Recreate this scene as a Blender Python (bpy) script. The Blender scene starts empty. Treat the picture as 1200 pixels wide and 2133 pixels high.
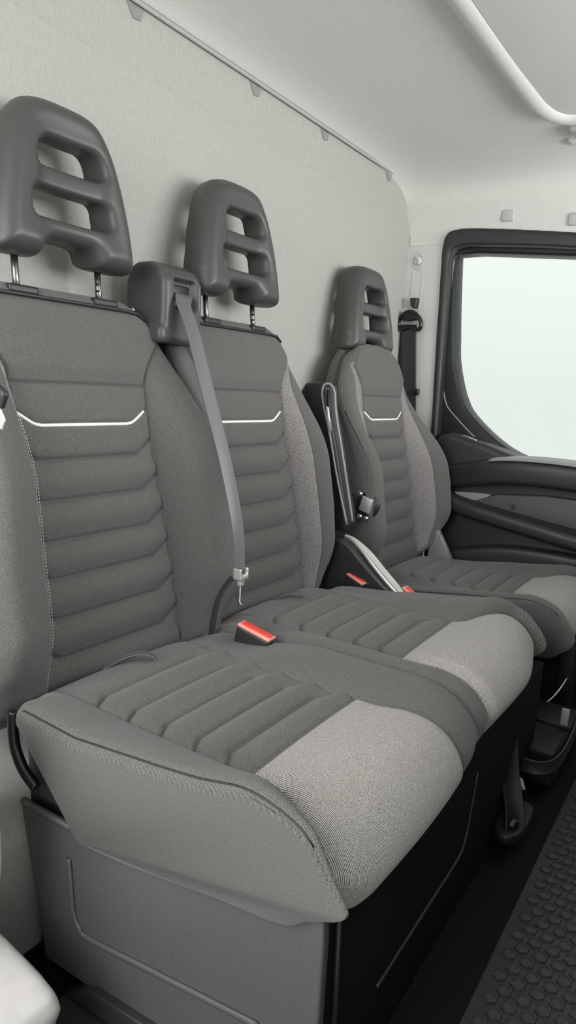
import bpy, bmesh, math, random
import numpy as np
from mathutils import Vector, Matrix

random.seed(4)
C = bpy.context.scene.collection
scene = bpy.context.scene
PI = math.pi

# ------------------------------------------------------------------ materials
def srgb(r, g, b):
    f = lambda c: (c / 255 / 12.92) if c / 255 <= .04045 else ((c / 255 + .055) / 1.055) ** 2.4
    return (f(r), f(g), f(b), 1)

def base_mat(name, col, rough=.6, metal=0., spec=.5, sheen=0.):
    m = bpy.data.materials.new(name); m.use_nodes = True
    b = m.node_tree.nodes['Principled BSDF']
    b.inputs['Base Color'].default_value = col if len(col) == 4 else (*col, 1)
    b.inputs['Roughness'].default_value = rough
    b.inputs['Metallic'].default_value = metal
    b.inputs['Specular IOR Level'].default_value = spec
    if sheen:
        b.inputs['Sheen Weight'].default_value = sheen
        b.inputs['Sheen Roughness'].default_value = .5
    return m, m.node_tree, b

def node(nt, kind, **kw):
    n = nt.nodes.new(kind)
    for k, v in kw.items(): setattr(n, k, v)
    return n

def speckle(nt, b, c1, c2, scale, lo=.35, hi=.65, bump=.15, dist=.002, detail=2.):
    tc = node(nt, 'ShaderNodeTexCoord')
    n = node(nt, 'ShaderNodeTexNoise'); n.inputs['Scale'].default_value = scale; n.inputs['Detail'].default_value = detail
    nt.links.new(tc.outputs['Object'], n.inputs['Vector'])
    r = node(nt, 'ShaderNodeValToRGB')
    r.color_ramp.elements[0].position = lo; r.color_ramp.elements[0].color = c1
    r.color_ramp.elements[1].position = hi; r.color_ramp.elements[1].color = c2
    nt.links.new(n.outputs['Fac'], r.inputs['Fac'])
    nt.links.new(r.outputs['Color'], b.inputs['Base Color'])
    if bump:
        bp = node(nt, 'ShaderNodeBump'); bp.inputs['Strength'].default_value = bump; bp.inputs['Distance'].default_value = dist
        nt.links.new(n.outputs['Fac'], bp.inputs['Height']); nt.links.new(bp.outputs['Normal'], b.inputs['Normal'])
    return tc, n, r

def weave_mat(name, dark, light, pitch, rough=.9, bump=.3, noise_scale=900, lo=.3, hi=.75, axis='twill'):
    """woven cloth: diagonal threads of dark and light yarn broken up by fine noise"""
    m, nt, b = base_mat(name, dark, rough, sheen=.12, spec=.25)
    tc = node(nt, 'ShaderNodeTexCoord')
    def wave(rot, sc):
        mp = node(nt, 'ShaderNodeMapping'); mp.inputs['Rotation'].default_value = rot
        nt.links.new(tc.outputs['UV'], mp.inputs['Vector'])
        w = node(nt, 'ShaderNodeTexWave'); w.inputs['Scale'].default_value = sc
        w.inputs['Distortion'].default_value = .3; w.inputs['Detail Scale'].default_value = 60
        w.inputs['Detail'].default_value = 1
        nt.links.new(mp.outputs['Vector'], w.inputs['Vector'])
        return w
    sc = 2 * PI / pitch / 20.
    wk = .5 if axis == 'twill' else .34
    w1 = wave((0, 0, -.22), sc)
    w2 = wave((0, 0, -.95), sc)
    mul = node(nt, 'ShaderNodeMath', operation='MULTIPLY' if axis != 'twill' else 'ADD')
    nt.links.new(w1.outputs['Fac'], mul.inputs[0])
    if axis == 'twill': mul.inputs[1].default_value = 0
    else: nt.links.new(w2.outputs['Fac'], mul.inputs[1])
    n = node(nt, 'ShaderNodeTexNoise'); n.inputs['Scale'].default_value = noise_scale; n.inputs['Detail'].default_value = 1
    nt.links.new(tc.outputs['Object'], n.inputs['Vector'])
    mx = node(nt, 'ShaderNodeMath', operation='MULTIPLY_ADD')
    nt.links.new(mul.outputs[0], mx.inputs[0]); mx.inputs[1].default_value = wk
    s2 = node(nt, 'ShaderNodeMath', operation='MULTIPLY'); s2.inputs[1].default_value = .7 if axis == 'twill' else .95
    nt.links.new(n.outputs['Fac'], s2.inputs[0]); nt.links.new(s2.outputs[0], mx.inputs[2])
    r = node(nt, 'ShaderNodeValToRGB')
    r.color_ramp.elements[0].position = lo; r.color_ramp.elements[0].color = dark
    r.color_ramp.elements[1].position = hi; r.color_ramp.elements[1].color = light
    nt.links.new(mx.outputs[0], r.inputs['Fac']); nt.links.new(r.outputs['Color'], b.inputs['Base Color'])
    bp = node(nt, 'ShaderNodeBump'); bp.inputs['Strength'].default_value = bump; bp.inputs['Distance'].default_value = .0006
    nt.links.new(mx.outputs[0], bp.inputs['Height']); nt.links.new(bp.outputs['Normal'], b.inputs['Normal'])
    return m

M = {}
M['fabric'] = weave_mat('charcoal_cloth', (.042, .040, .0395, 1), (.165, .158, .153, 1), .0019, axis='plain', lo=.25, hi=.8)
M['accent'] = weave_mat('silver_twill_cloth', (.035, .033, .032, 1), (.52, .49, .465, 1), .0021, bump=.25, noise_scale=700, lo=.36, hi=.74)
M['mottle'] = weave_mat('mottled_cloth', (.04, .036, .037, 1), (.29, .275, .27, 1), .0019, axis='plain', noise_scale=560, lo=.26, hi=.68)
m, nt, b = base_mat('black_grained_plastic', (.045, .045, .044), .42, spec=.45)
speckle(nt, b, (.055, .055, .053, 1), (.066, .065, .063, 1), 900, bump=.06, dist=.0005); M['plastic'] = m
m, nt, b = base_mat('dark_satin_plastic', (.02, .02, .021), .45)
speckle(nt, b, (.018, .018, .019, 1), (.025, .025, .026, 1), 700, bump=.05, dist=.0005); M['dark'] = m
m, nt, b = base_mat('grey_base_plastic', (.06, .06, .06), .5)
speckle(nt, b, (.055, .055, .055, 1), (.072, .072, .072, 1), 800, bump=.05, dist=.0005); M['base'] = m
m, nt, b = base_mat('gloss_black', (.008, .008, .01), .28); M['gloss'] = m
M['frameblack'] = base_mat('window_frame_black', (.012, .012, .013), .42, spec=.35)[0]
M['deep'] = base_mat('underseat_black', (.009, .009, .010), .5, spec=.35)[0]
m, nt, b = base_mat('matte_black', (.006, .006, .0065), .85, spec=.12)
speckle(nt, b, (.005, .005, .0055, 1), (.009, .009, .009, 1), 300, bump=.1, dist=.001); M['black'] = m
m, nt, b = base_mat('mat_rubber', (.02, .021, .02), .5, spec=.4)
speckle(nt, b, (.024, .027, .025, 1), (.036, .039, .037, 1), 250, bump=.08, dist=.001); M['rubber'] = m
m, nt, b = base_mat('white_piping', (.85, .84, .82), .5); M['white'] = m
m, nt, b = base_mat('white_thread', (.6, .59, .57), .7); M['thread'] = m
m, nt, b = base_mat('satin_steel', (.7, .7, .7), .25, metal=1); M['steel'] = m
m, nt, b = base_mat('pale_steel', (.62, .63, .6), .35, metal=.6); M['palesteel'] = m
m, nt, b = base_mat('dark_steel', (.2, .2, .2), .3, metal=1); M['post'] = m
m, nt, b = base_mat('red_button', srgb(226, 70, 58), .35); M['red'] = m
m, nt, b = base_mat('pink_bezel', srgb(235, 160, 150), .4); M['bezel'] = m
m, nt, b = base_mat('light_pillar_plastic', (.6, .6, .575), .5)
speckle(nt, b, (.58, .585, .56, 1), (.62, .62, .595, 1), 500, bump=.03, dist=.0005); M['pillar'] = m
M['cap'] = base_mat('cap_plastic', (.47, .465, .45), .6)[0]
M['tray'] = base_mat('pale_tray_plastic', (.74, .73, .72), .5)[0]
m, nt, b = base_mat('beige_trim_plastic', (.52, .5, .47), .5)
speckle(nt, b, (.56, .535, .52, 1), (.60, .575, .56, 1), 40, bump=.02, dist=.0005); M['beige'] = m
m, nt, b = base_mat('grey_lever_trim', (.25, .255, .25), .45); M['greytrim'] = m

def felt(name, c1, c2, stretch):
    m, nt, b = base_mat(name, c1, .95, spec=.15, sheen=.08)
    tc = node(nt, 'ShaderNodeTexCoord')
    mp = node(nt, 'ShaderNodeMapping'); mp.inputs['Scale'].default_value = stretch
    nt.links.new(tc.outputs['Object'], mp.inputs['Vector'])
    n = node(nt, 'ShaderNodeTexNoise'); n.inputs['Scale'].default_value = 1; n.inputs['Detail'].default_value = 5; n.inputs['Roughness'].default_value = .7
    nt.links.new(mp.outputs['Vector'], n.inputs['Vector'])
    r = node(nt, 'ShaderNodeValToRGB')
    r.color_ramp.elements[0].position = .3; r.color_ramp.elements[0].color = c1
    r.color_ramp.elements[1].position = .7; r.color_ramp.elements[1].color = c2
    nt.links.new(n.outputs['Fac'], r.inputs['Fac']); nt.links.new(r.outputs['Color'], b.inputs['Base Color'])
    bp = node(nt, 'ShaderNodeBump'); bp.inputs['Strength'].default_value = .12; bp.inputs['Distance'].default_value = .002
    nt.links.new(n.outputs['Fac'], bp.inputs['Height']); nt.links.new(bp.outputs['Normal'], b.inputs['Normal'])
    return m
M['felt'] = felt('grey_felt', (.37, .365, .34, 1), (.44, .43, .405, 1), (120, 160, 60))
M['headliner'] = felt('grey_headliner', (.62, .62, .585, 1), (.70, .70, .665, 1), (60, 260, 260))
M['clipfelt'] = felt('dark_grey_felt', (.24, .235, .225, 1), (.30, .295, .28, 1), (200, 200, 200))

def belt_mat():
    m, nt, b = base_mat('belt_webbing', (.09, .09, .092), .45, spec=.4, sheen=.2)
    tc = node(nt, 'ShaderNodeTexCoord')
    w = node(nt, 'ShaderNodeTexWave'); w.inputs['Scale'].default_value = 60; w.bands_direction = 'X'
    nt.links.new(tc.outputs['UV'], w.inputs['Vector'])
    return m
M['belt'], nt, b = base_mat('grey_webbing', (.14, .14, .142), .4, spec=.5)
speckle(nt, b, (.085, .085, .088, 1), (.13, .13, .133, 1), 1200, bump=.1, dist=.0004)
M['beltdark'], nt, b = base_mat('dark_webbing', (.03, .03, .034), .5)
speckle(nt, b, (.026, .026, .03, 1), (.04, .04, .045, 1), 900, bump=.1, dist=.0004)
mg = bpy.data.materials.new('door_glass'); mg.use_nodes = True
nt = mg.node_tree; b = nt.nodes['Principled BSDF']
b.inputs['Base Color'].default_value = (.755, .772, .758, 1); b.inputs['Roughness'].default_value = 0
b.inputs['Transmission Weight'].default_value = 1; b.inputs['IOR'].default_value = 1.05
M['glass'] = mg

# ------------------------------------------------------------------ objects
def thing(name, label, cat, loc=(0, 0, 0), group=None):
    o = bpy.data.objects.new(name, None); C.objects.link(o)
    o.location = loc; o.empty_display_size = .05
    o['label'] = label; o['category'] = cat
    if group: o['group'] = group
    return o

def tag(o, label, cat, group=None):
    o['label'] = label; o['category'] = cat
    if group: o['group'] = group
    return o

def origin(o):
    v = Vector((0, 0, 0))
    while o is not None: v = v + o.location; o = o.parent
    return v

def obj(name, verts, faces, mat, parent=None, label=None, smooth=True, loc=None):
    """verts in place (world); stored relative to the parent, or to loc for a top-level thing"""
    o0 = origin(parent) if parent else Vector(loc or (0, 0, 0))
    me = bpy.data.meshes.new(name)
    V = np.asarray(verts, float) - np.array(o0)
    me.from_pydata(V.tolist(), [], [tuple(int(i) for i in f) for f in faces])
    me.materials.append(mat)
    if smooth: me.polygons.foreach_set('use_smooth', [True] * len(me.polygons))
    me.validate(); me.update()
    o = bpy.data.objects.new(name, me); C.objects.link(o)
    if parent: o.parent = parent
    elif loc: o.location = loc
    if label: o['label'] = label
    return o

def sharp(o, deg=35):
    me = o.data
    bm = bmesh.new(); bm.from_mesh(me)
    a = math.radians(deg)
    for e in bm.edges:
        if len(e.link_faces) == 2 and e.calc_face_angle(0) > a: e.smooth = False
    bm.to_mesh(me); bm.free()
    return o

def merge(*vf):
    V, F = [], []
    for v, f in vf:
        k = len(V); V += [tuple(p) for p in v]; F += [tuple(i + k for i in q) for q in f]
    return V, F

def box(x0, x1, y0, y1, z0, z1, bev=0, rot=None, piv=None, seg=3):
    bm = bmesh.new(); bmesh.ops.create_cube(bm, size=1)
    for v in bm.verts:
        v.co = Vector(((x0 + x1) / 2 + v.co.x * (x1 - x0), (y0 + y1) / 2 + v.co.y * (y1 - y0), (z0 + z1) / 2 + v.co.z * (z1 - z0)))
    if bev: bmesh.ops.bevel(bm, geom=bm.edges[:], offset=bev, segments=seg, profile=.5, affect='EDGES')
    if rot:
        p = Vector(piv or ((x0 + x1) / 2, (y0 + y1) / 2, (z0 + z1) / 2))
        R = Matrix.Rotation(rot[0], 3, rot[1])
        for v in bm.verts: v.co = p + R @ (v.co - p)
    bm.verts.index_update()
    r = ([tuple(v.co) for v in bm.verts], [tuple(v.index for v in f.verts) for f in bm.faces]); bm.free()
    return r

def catmull(P, n=8, closed=False):
    P = [np.array(p, float) for p in P]; out = []
    N = len(P)
    for i in range(N if closed else N - 1):
        if closed: a, b, c, d = P[(i - 1) % N], P[i], P[(i + 1) % N], P[(i + 2) % N]
        else: a, b, c, d = P[max(i - 1, 0)], P[i], P[i + 1], P[min(i + 2, N - 1)]
        for k in range(n):
            t = k / n
            out.append(.5 * ((2 * b) + (-a + c) * t + (2 * a - 5 * b + 4 * c - d) * t * t + (-a + 3 * b - 3 * c + d) * t ** 3))
    if not closed: out.append(P[-1])
    return out

def tube(path, r, seg=10, caps=True, flat=None):
    """round tube along a path; flat=(normal, factor) squashes it along a direction"""
    P = [Vector(p) for p in path]; V, F = [], []
    rr = r if hasattr(r, '__len__') else [r] * len(P)
    prev = None
    for i, p in enumerate(P):
        t = (P[min(i + 1, len(P) - 1)] - P[max(i - 1, 0)]).normalized()
        if prev is None:
            a = Vector((0, 0, 1)) if abs(t.z) < .9 else Vector((1, 0, 0))
            u = t.cross(a).normalized()
        else: u = (prev - t * prev.dot(t)).normalized()
        prev = u; w = t.cross(u)
        for k in range(seg):
            q = 2 * PI * k / seg
            d = (u * math.cos(q) + w * math.sin(q)) * rr[i]
            if flat: nn = Vector(flat[0]).normalized(); d = d - nn * d.dot(nn) * (1 - flat[1])
            V.append(tuple(p + d))
    for i in range(len(P) - 1):
        for k in range(seg):
            F.append((i * seg + k, i * seg + (k + 1) % seg, (i + 1) * seg + (k + 1) % seg, (i + 1) * seg + k))
    if caps: F.append(tuple(range(seg))[::-1]); F.append(tuple((len(P) - 1) * seg + k for k in range(seg)))
    return V, F

def ribbon(path, width_dirs, w, th):
    """flat strap with thickness along path"""
    V, F = [], []; n = len(path)
    for i, p in enumerate(path):
        p = Vector(p); t = (Vector(path[min(i + 1, n - 1)]) - Vector(path[max(i - 1, 0)])).normalized()
        wd = Vector(width_dirs[i] if len(width_dirs) == n else width_dirs[0]); wd = (wd - t * wd.dot(t)).normalized()
        nn = t.cross(wd); ww = w[i] if hasattr(w, '__len__') else w
        for a, b_ in ((-1, -1), (-.9, -1), (-.8,-.6), (.8,-.6), (.9, -1), (1, -1), (1, 1), (.9, 1), (.8,.6), (-.8,.6), (-.9, 1), (-1, 1)):
            V.append(tuple(p + wd * a * ww / 2 + nn * b_ * th / 2))
    m_ = 12
    for i in range(n - 1):
        for k in range(m_): F.append((i * m_ + k, i * m_ + (k + 1) % m_, (i + 1) * m_ + (k + 1) % m_, (i + 1) * m_ + k))
    F.append(tuple(range(m_))[::-1]); F.append(tuple((n - 1) * m_ + k for k in range(m_)))
    return V, F

def plate(outer, holes, y0, y1, bev=.002, axis='y', res=3):
    """outline in (X,Z) with holes, given thickness from y0 to y1 and softened edges (axis='x': outline in (Y,Z))"""
    cu = bpy.data.curves.new('tmp', 'CURVE'); cu.dimensions = '2D'; cu.fill_mode = 'BOTH'
    for loop in [outer] + list(holes):
        s = cu.splines.new('POLY'); s.points.add(len(loop) - 1); s.use_cyclic_u = True
        for i, p in enumerate(loop): s.points[i].co = (p[0], p[1], 0, 1)
    d = abs(y1 - y0); bev = min(bev, d * .49)
    cu.extrude = d / 2 - bev; cu.bevel_depth = bev; cu.bevel_resolution = res; cu.offset = -bev
    o = bpy.data.objects.new('tmp', cu); C.objects.link(o)
    dg = bpy.context.evaluated_depsgraph_get(); dg.update()
    me = bpy.data.meshes.new_from_object(o.evaluated_get(dg))
    yc = (y0 + y1) / 2
    if axis == 'y': V = [(v.co.x, yc - v.co.z, v.co.y) for v in me.vertices]
    else: V = [(yc + v.co.z, v.co.x, v.co.y) for v in me.vertices]
    F = [tuple(p.vertices) for p in me.polygons]
    bpy.data.objects.remove(o); bpy.data.curves.remove(cu); bpy.data.meshes.remove(me)
    bm = bmesh.new()
    for v in V: bm.verts.new(v)
    bm.verts.ensure_lookup_table()
    for f in F:
        try: bm.faces.new([bm.verts[i] for i in f])
        except ValueError: pass
    bmesh.ops.remove_doubles(bm, verts=bm.verts[:], dist=1e-5)
    bmesh.ops.recalc_face_normals(bm, faces=bm.faces[:])
    bm.verts.index_update()
    r = ([tuple(v.co) for v in bm.verts], [tuple(v.index for v in f.verts) for f in bm.faces]); bm.free()
    return r

def soften(vf, voxel=.004, smooth=6, fac=.5):
    """fuse the solids into one skin and relax it"""
    me = bpy.data.meshes.new('tmp'); me.from_pydata([tuple(v) for v in vf[0]], [], vf[1]); me.update()
    o = bpy.data.objects.new('tmp', me); C.objects.link(o)
    r = o.modifiers.new('r', 'REMESH'); r.mode = 'VOXEL'; r.voxel_size = voxel
    s = o.modifiers.new('s', 'SMOOTH'); s.factor = fac; s.iterations = smooth
    dg = bpy.context.evaluated_depsgraph_get(); dg.update()
    e = bpy.data.meshes.new_from_object(o.evaluated_get(dg))
    r_ = ([tuple(v.co) for v in e.vertices], [tuple(p.vertices) for p in e.polygons])
    bpy.data.objects.remove(o); bpy.data.meshes.remove(me); bpy.data.meshes.remove(e)
    return r_

def ss(a, b, x):
    t = np.clip((np.asarray(x, float) - a) / (b - a), 0, 1); return t * t * (3 - 2 * t)

# ------------------------------------------------------------------ upholstered bodies
def profile(pts, n=10, step=.0023):
    P = np.array(catmull(pts, n, closed=True))
    d = np.r_[0, np.cumsum(np.linalg.norm(np.roll(P, -1, 0) - P, axis=1))]
    PP = np.vstack([P, P[:1]]); m = int(d[-1] / step)
    s = np.linspace(0, d[-1], m, endpoint=False)
    Q = np.stack([np.interp(s, d, PP[:, k]) for k in (0, 1)], 1)
    T = np.roll(Q, -1, 0) - np.roll(Q, 1, 0); T /= np.linalg.norm(T, axis=1)[:, None]
    N = np.stack([-T[:, 1], T[:, 0]], 1)
    # make normals point outward
    ctr = Q.mean(0)
    area = np.sum(Q[:, 0] * np.roll(Q[:, 1], -1) - np.roll(Q[:, 0], -1) * Q[:, 1])
    if area > 0: N = -N
    return Q, N

def stations(K, fine=.0028, lens=None):
    """t values over K knot intervals, dense next to each knot"""
    out = []
    for k in range(K):
        n = max(4, int(lens[k] / fine))
        base = list(np.linspace(0, 1, n + 1))
        e = .0016 / lens[k]
        base += [e, 2 * e, 1 - e, 1 - 2 * e]
        out += [k + min(max(v, 0), 1) for v in base if v < 1]
    out.append(K)
    return np.array(sorted(set(round(v, 5) for v in out)))

def body(prof, knots, disp, r, lens, tweak=None, step=.0023, keep_low=0.):
    """closed soft body: prof (X,Z) loop swept over Y; knots(x,z)->array (K+1,...) of Y; disp(k,f,y,x,z)"""
    Q, N = profile(prof, step=step); ns = len(Q)
    x, z = Q[:, 0], Q[:, 1]
    kn = np.array([np.broadcast_to(np.asarray(q, float), x.shape) for q in knots(x, z)])   # K+1, ns
    K = kn.shape[0] - 1
    ts = stations(K, lens=lens)
    cols, kk = [], []
    R = 7
    seq = [(0., i) for i in range(R)] + [(t, None) for t in ts[1:-1]] + [(float(K), R - 1 - i) for i in range(R)]
    for t, i in seq:
        k = min(int(t), K - 1); f = t - k
        y = kn[k] * (1 - f) + kn[k + 1] * f
        if i is None:
            ins = 0.
            # shrink the part next to the rounded end
            d0 = y - kn[0]; d1 = kn[-1] - y
            dd = np.minimum(d0, d1)
            ins = np.where(dd < r, r - np.sqrt(np.maximum(r * r - (r - np.minimum(dd, r)) ** 2, 0)), 0)
        else:
            a = i / (R - 1) * PI / 2 * .22
            ins = r * (1 - math.sin(a)); off = r * (1 - math.cos(a))
            y = (kn[0] + off) if t == 0 else (kn[-1] - off)
        D = disp(k, f, y, x, z)
        ins = ins * (1 - keep_low * ss(-.2, -.7, N[:, 1])) * (1 - keep_low * ss(.105, .05, z - z.min()))
        X = x + N[:, 0] * (D - ins); Zz = z + N[:, 1] * (D - ins)
        P = np.stack([X, y, Zz], 1)
        if tweak is not None: P = tweak(P, k, f, x, z)
        cols.append(P); kk.append(t)
    G = np.array(cols)                                # nt, ns, 3
    return G, np.array(kk), (x, z, N)

def grid_faces(nt_, ns, mask=None):
    F = []
    for i in range(nt_ - 1):
        for j in range(ns):
            if mask is not None and not mask[i, j]: continue
            j2 = (j + 1) % ns
            F.append((i * ns + j, (i + 1) * ns + j, (i + 1) * ns + j2, i * ns + j2))
    return F

def emit(name, G, mask, mat, parent, caps=False, label=None):
    nt_, ns = G.shape[:2]
    F = grid_faces(nt_, ns, mask)
    V = G.reshape(-1, 3)
    if caps:
        b_ = (nt_ - 1) * ns
        F.append(tuple(range(ns))); F.append(tuple(b_ + j for j in range(ns))[::-1])
    used = sorted(set(i for f in F for i in f)); mp = {u: i for i, u in enumerate(used)}
    o = obj(name, V[used], [tuple(mp[i] for i in f) for f in F], mat, parent, label)
    mid = G[nt_ // 2]; arc = np.r_[0, np.cumsum(np.linalg.norm(np.diff(mid, axis=0), axis=1))]
    UV = np.stack([G[:, :, 1], np.broadcast_to(arc[None, :], (nt_, ns))], 2).reshape(-1, 2)[used]
    lay = o.data.uv_layers.new(name='cloth')
    li = np.empty(len(o.data.loops), int); o.data.loops.foreach_get('vertex_index', li)
    uvl = UV[li]
    for p_ in o.data.polygons:
        if len(p_.vertices) > 4:
            for l_ in p_.loop_indices:
                c_ = o.data.vertices[li[l_]].co; uvl[l_] = (c_.z, c_.x)
    lay.data.foreach_set('uv', uvl.ravel())
    bm = bmesh.new(); bm.from_mesh(o.data)
    # outward normals: caps tell for the closed part, otherwise trust the winding
    bm.to_mesh(o.data); bm.free()
    return o

BZ = [.712, .644, .577, .514, .446, .380]      # quilt lines of a backrest (height)
def bfront(zz): return .1085 + (.99 - zz) * .161

BPROF = [(.150, .300), (.200, .298), (.2165, .322), (bfront(.40), .40), (bfront(.50), .50), (bfront(.62), .62), (bfront(.75), .75),
         (bfront(.86), .86), (bfront(.93), .93), (bfront(.966), .966), (.100, .988), (.078, .996), (.052, .990), (.036, .965),
         (.040, .85), (.055, .70), (.075, .55), (.095, .42), (.110, .32)]

def chamfer(y, sl, sr, c=.045, k=.62):
    return k * (np.clip(c - (y - sl), 0, c) + np.clip(c - (sr - y), 0, c))

def make_backrest(parent, yc, dx, left, right, outL, outR, hb=.09, half=(.150, .166), name='backrest', pd=(.018, .036), label=None, hz0=.95, hz1=.66, sf=.58):
    """left/right: function z->Y of the body's ends; outL/outR: outer (stitched, mottled) side or inner plain side"""
    prof = [(p[0] + dx, p[1]) for p in BPROF]
    hw = lambda z: half[0] + (half[1] - half[0]) * ss(.86, .40, z) + .05 * ss(.85, .95, z)
    def knots(x, z):
        yl, yr = left(z), right(z)
        pdy = pd[0] + (pd[1] - pd[0]) * ss(.86, .40, z)
        sl, sr = yc - hw(z) + pdy, yc + hw(z) + pdy
        sl = np.maximum(sl, yl + .02); sr = np.minimum(sr, yr - .02)
        wl, wr = sl - yl, yr - sr
        cl = yl + wl * (sf if outL else .5); cr = yr - wr * (.58 if outR else .5)
        return [yl, cl, sl, sr, cr, yr]
    hz = lambda z: ss(hz0, hz1, z) * (1 - .60 * ss(.47, .31, z)) * hb
    def disp(k, f, y, x, z):
        front = ss(.03, .09, x - dx - (.05 + (.99 - z) * .11)) * ss(.30, .35, z)
        front = np.where(x - dx > .06 + (.99 - z) * .07, 1, 0) * ss(.985, .94, z) * ss(.30, .345, z)
        H = hz(z)
        if k in (0, 4):
            g = f if k == 0 else 1 - f
            d = H * (.62 + .38 * math.sin((1 - g) * PI * .62) ) * front
            d = d - .0022 * np.exp(-((1 - g) * .06 / .0028) ** 2) * front * ((k == 0 and outL) or (k == 4 and outR))
        elif k in (1, 3):
            g = 1 - f if k == 1 else f
            d = H * .62 * (.35 * g + .65 * math.sin(g * PI / 2)) * front
            w = .05
            d = d - .0045 * np.exp(-(g * w / .003) ** 2) * front - .0022 * np.exp(-((1 - g) * w / .0028) ** 2) * front * ((k == 1 and outL) or (k == 3 and outR))
        else:
            kn = knots(x, z); sl, sr = kn[2], kn[3]
            ch = chamfer(y, sl, sr)
            d = .004 * np.sin(np.clip(f, 0, 1) * PI) ** .6
            lines = [b_ + ch for b_ in BZ]
            q = np.zeros_like(z)
            for L in lines:
                dz = z - L
                q += -.0075 * np.exp(-(dz / .0034) ** 2) - .0030 * np.exp(-(dz / .012) ** 2)
            q += .003 * np.cos((z - .712) / .066 * 2 * PI + PI) * ss(.73, .70, z)
            q += -.0065 * np.exp(-((z - .838) / .0028) ** 2)               # seam under the head pad
            q += .006 * ss(.838, .87, z) * ss(.99, .93, z)
            q += -.0055 * np.exp(-((z - .770 - ch) / .005) ** 2)
            d = (d + q) * front
            e = np.minimum(np.minimum(np.abs(y - sl), np.abs(sr - y)), .02)
            d = d - .0045 * np.exp(-(e / .003) ** 2) * front
        return d
    lens = [.06, .06, .30, .06, .06]
    G, kk, (x, z, N) = body(prof, knots, disp, .034, lens)
    nt_, ns = G.shape[:2]
    isf = (x - dx > .06 + (.99 - z) * .07) & (z > .325) & (z < .935)
    mask_m = np.zeros((nt_, ns), bool)
    tm = (kk[:-1] + np.r_[kk[1:]]) / 2
    for i in range(nt_ - 1):
        if (outR and 3 <= kk[i] < 4 and kk[i + 1] <= 4.0001) or (outL and 1 <= kk[i] < 2 and kk[i + 1] <= 2.0001):
            mask_m[i] = isf & (np.full(ns, True))
    root = emit(name, G, ~mask_m, M['fabric'], parent, caps=True, label=label)
    if mask_m.any(): emit('bolster_panel', G, mask_m, M['mottle'], root, label='mottled light grey cloth bolster panel')
    # surface lookup for piping and stitches
    def surf(y, zz, off=0.):
        i0 = np.argmin([np.min(np.abs(G[i, :, 1] - y) + np.abs(G[i, :, 2] - zz) * .5 + (~isf) * 9) for i in range(0, nt_)])
        j = np.argmin(np.abs(G[i0, :, 2] - zz) + (~isf) * 9)
        return G[i0, j] + np.array([1, 0, .16]) * off
    # white piping
    kz = lambda zz: [float(np.asarray(q).reshape(-1)[0]) for q in knots(np.array([bfront(zz) + dx]), np.array([zz]))]
    kq = kz(.775); path = []
    for yy in np.linspace(kq[2] + .004, kq[3] - .004, 60):
        zz = .770 + float(chamfer(yy, kq[2], kq[3])); path.append(surf(yy, zz, .001))
    path = [np.mean(path[max(0, i - 2):i + 3], axis=0) for i in range(len(path))]
    obj('piping', *tube(path, .0030, 8), M['white'], root, label='thin white reflective piping')
    # stitches along the crest
    for side, on in ((1, outL), (4, outR)):
        if not on: continue
        ii = int(np.argmin(np.abs(kk - side)))
        col = G[ii][isf]; col = col[np.argsort(col[:, 2])]
        col = col[(col[:, 2] > .34) & (col[:, 2] < .80)]
        parts = []
        seglen = np.r_[0, np.cumsum(np.linalg.norm(np.diff(col, axis=0), axis=1))]
        s0 = 0
        while s0 < seglen[-1] - .004:
            for dy in (-.0032, .0032):
                p = [np.array([np.interp(s0 + q, seglen, col[:, c]) for c in range(3)]) + np.array([.0012, dy, 0]) for q in (0, .0015, .003)]
                parts.append(tube(p, .00065, 5))
            s0 += .0052
        obj('stitching', *merge(*parts), M['thread'], root, label='pale dashed stitching')['kind'] = 'stuff'
    return root, surf, G

CPROF = [(.36, .262), (.26, .272), (.215, .295), (.212, .315), (.235, .340), (.285, .374), (.335, .389), (.45, .388), (.60, .387), (.70, .388),
         (.755, .389), (.800, .375), (.829, .345), (.834, .312), (.824, .288), (.79, .276), (.70, .273), (.60, .268), (.45, .262)]
GX = [.372, .436, .498, .557, .612]            # quilt lines of a cushion
PX = .668                                       # rear edge of the silver front panel

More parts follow.
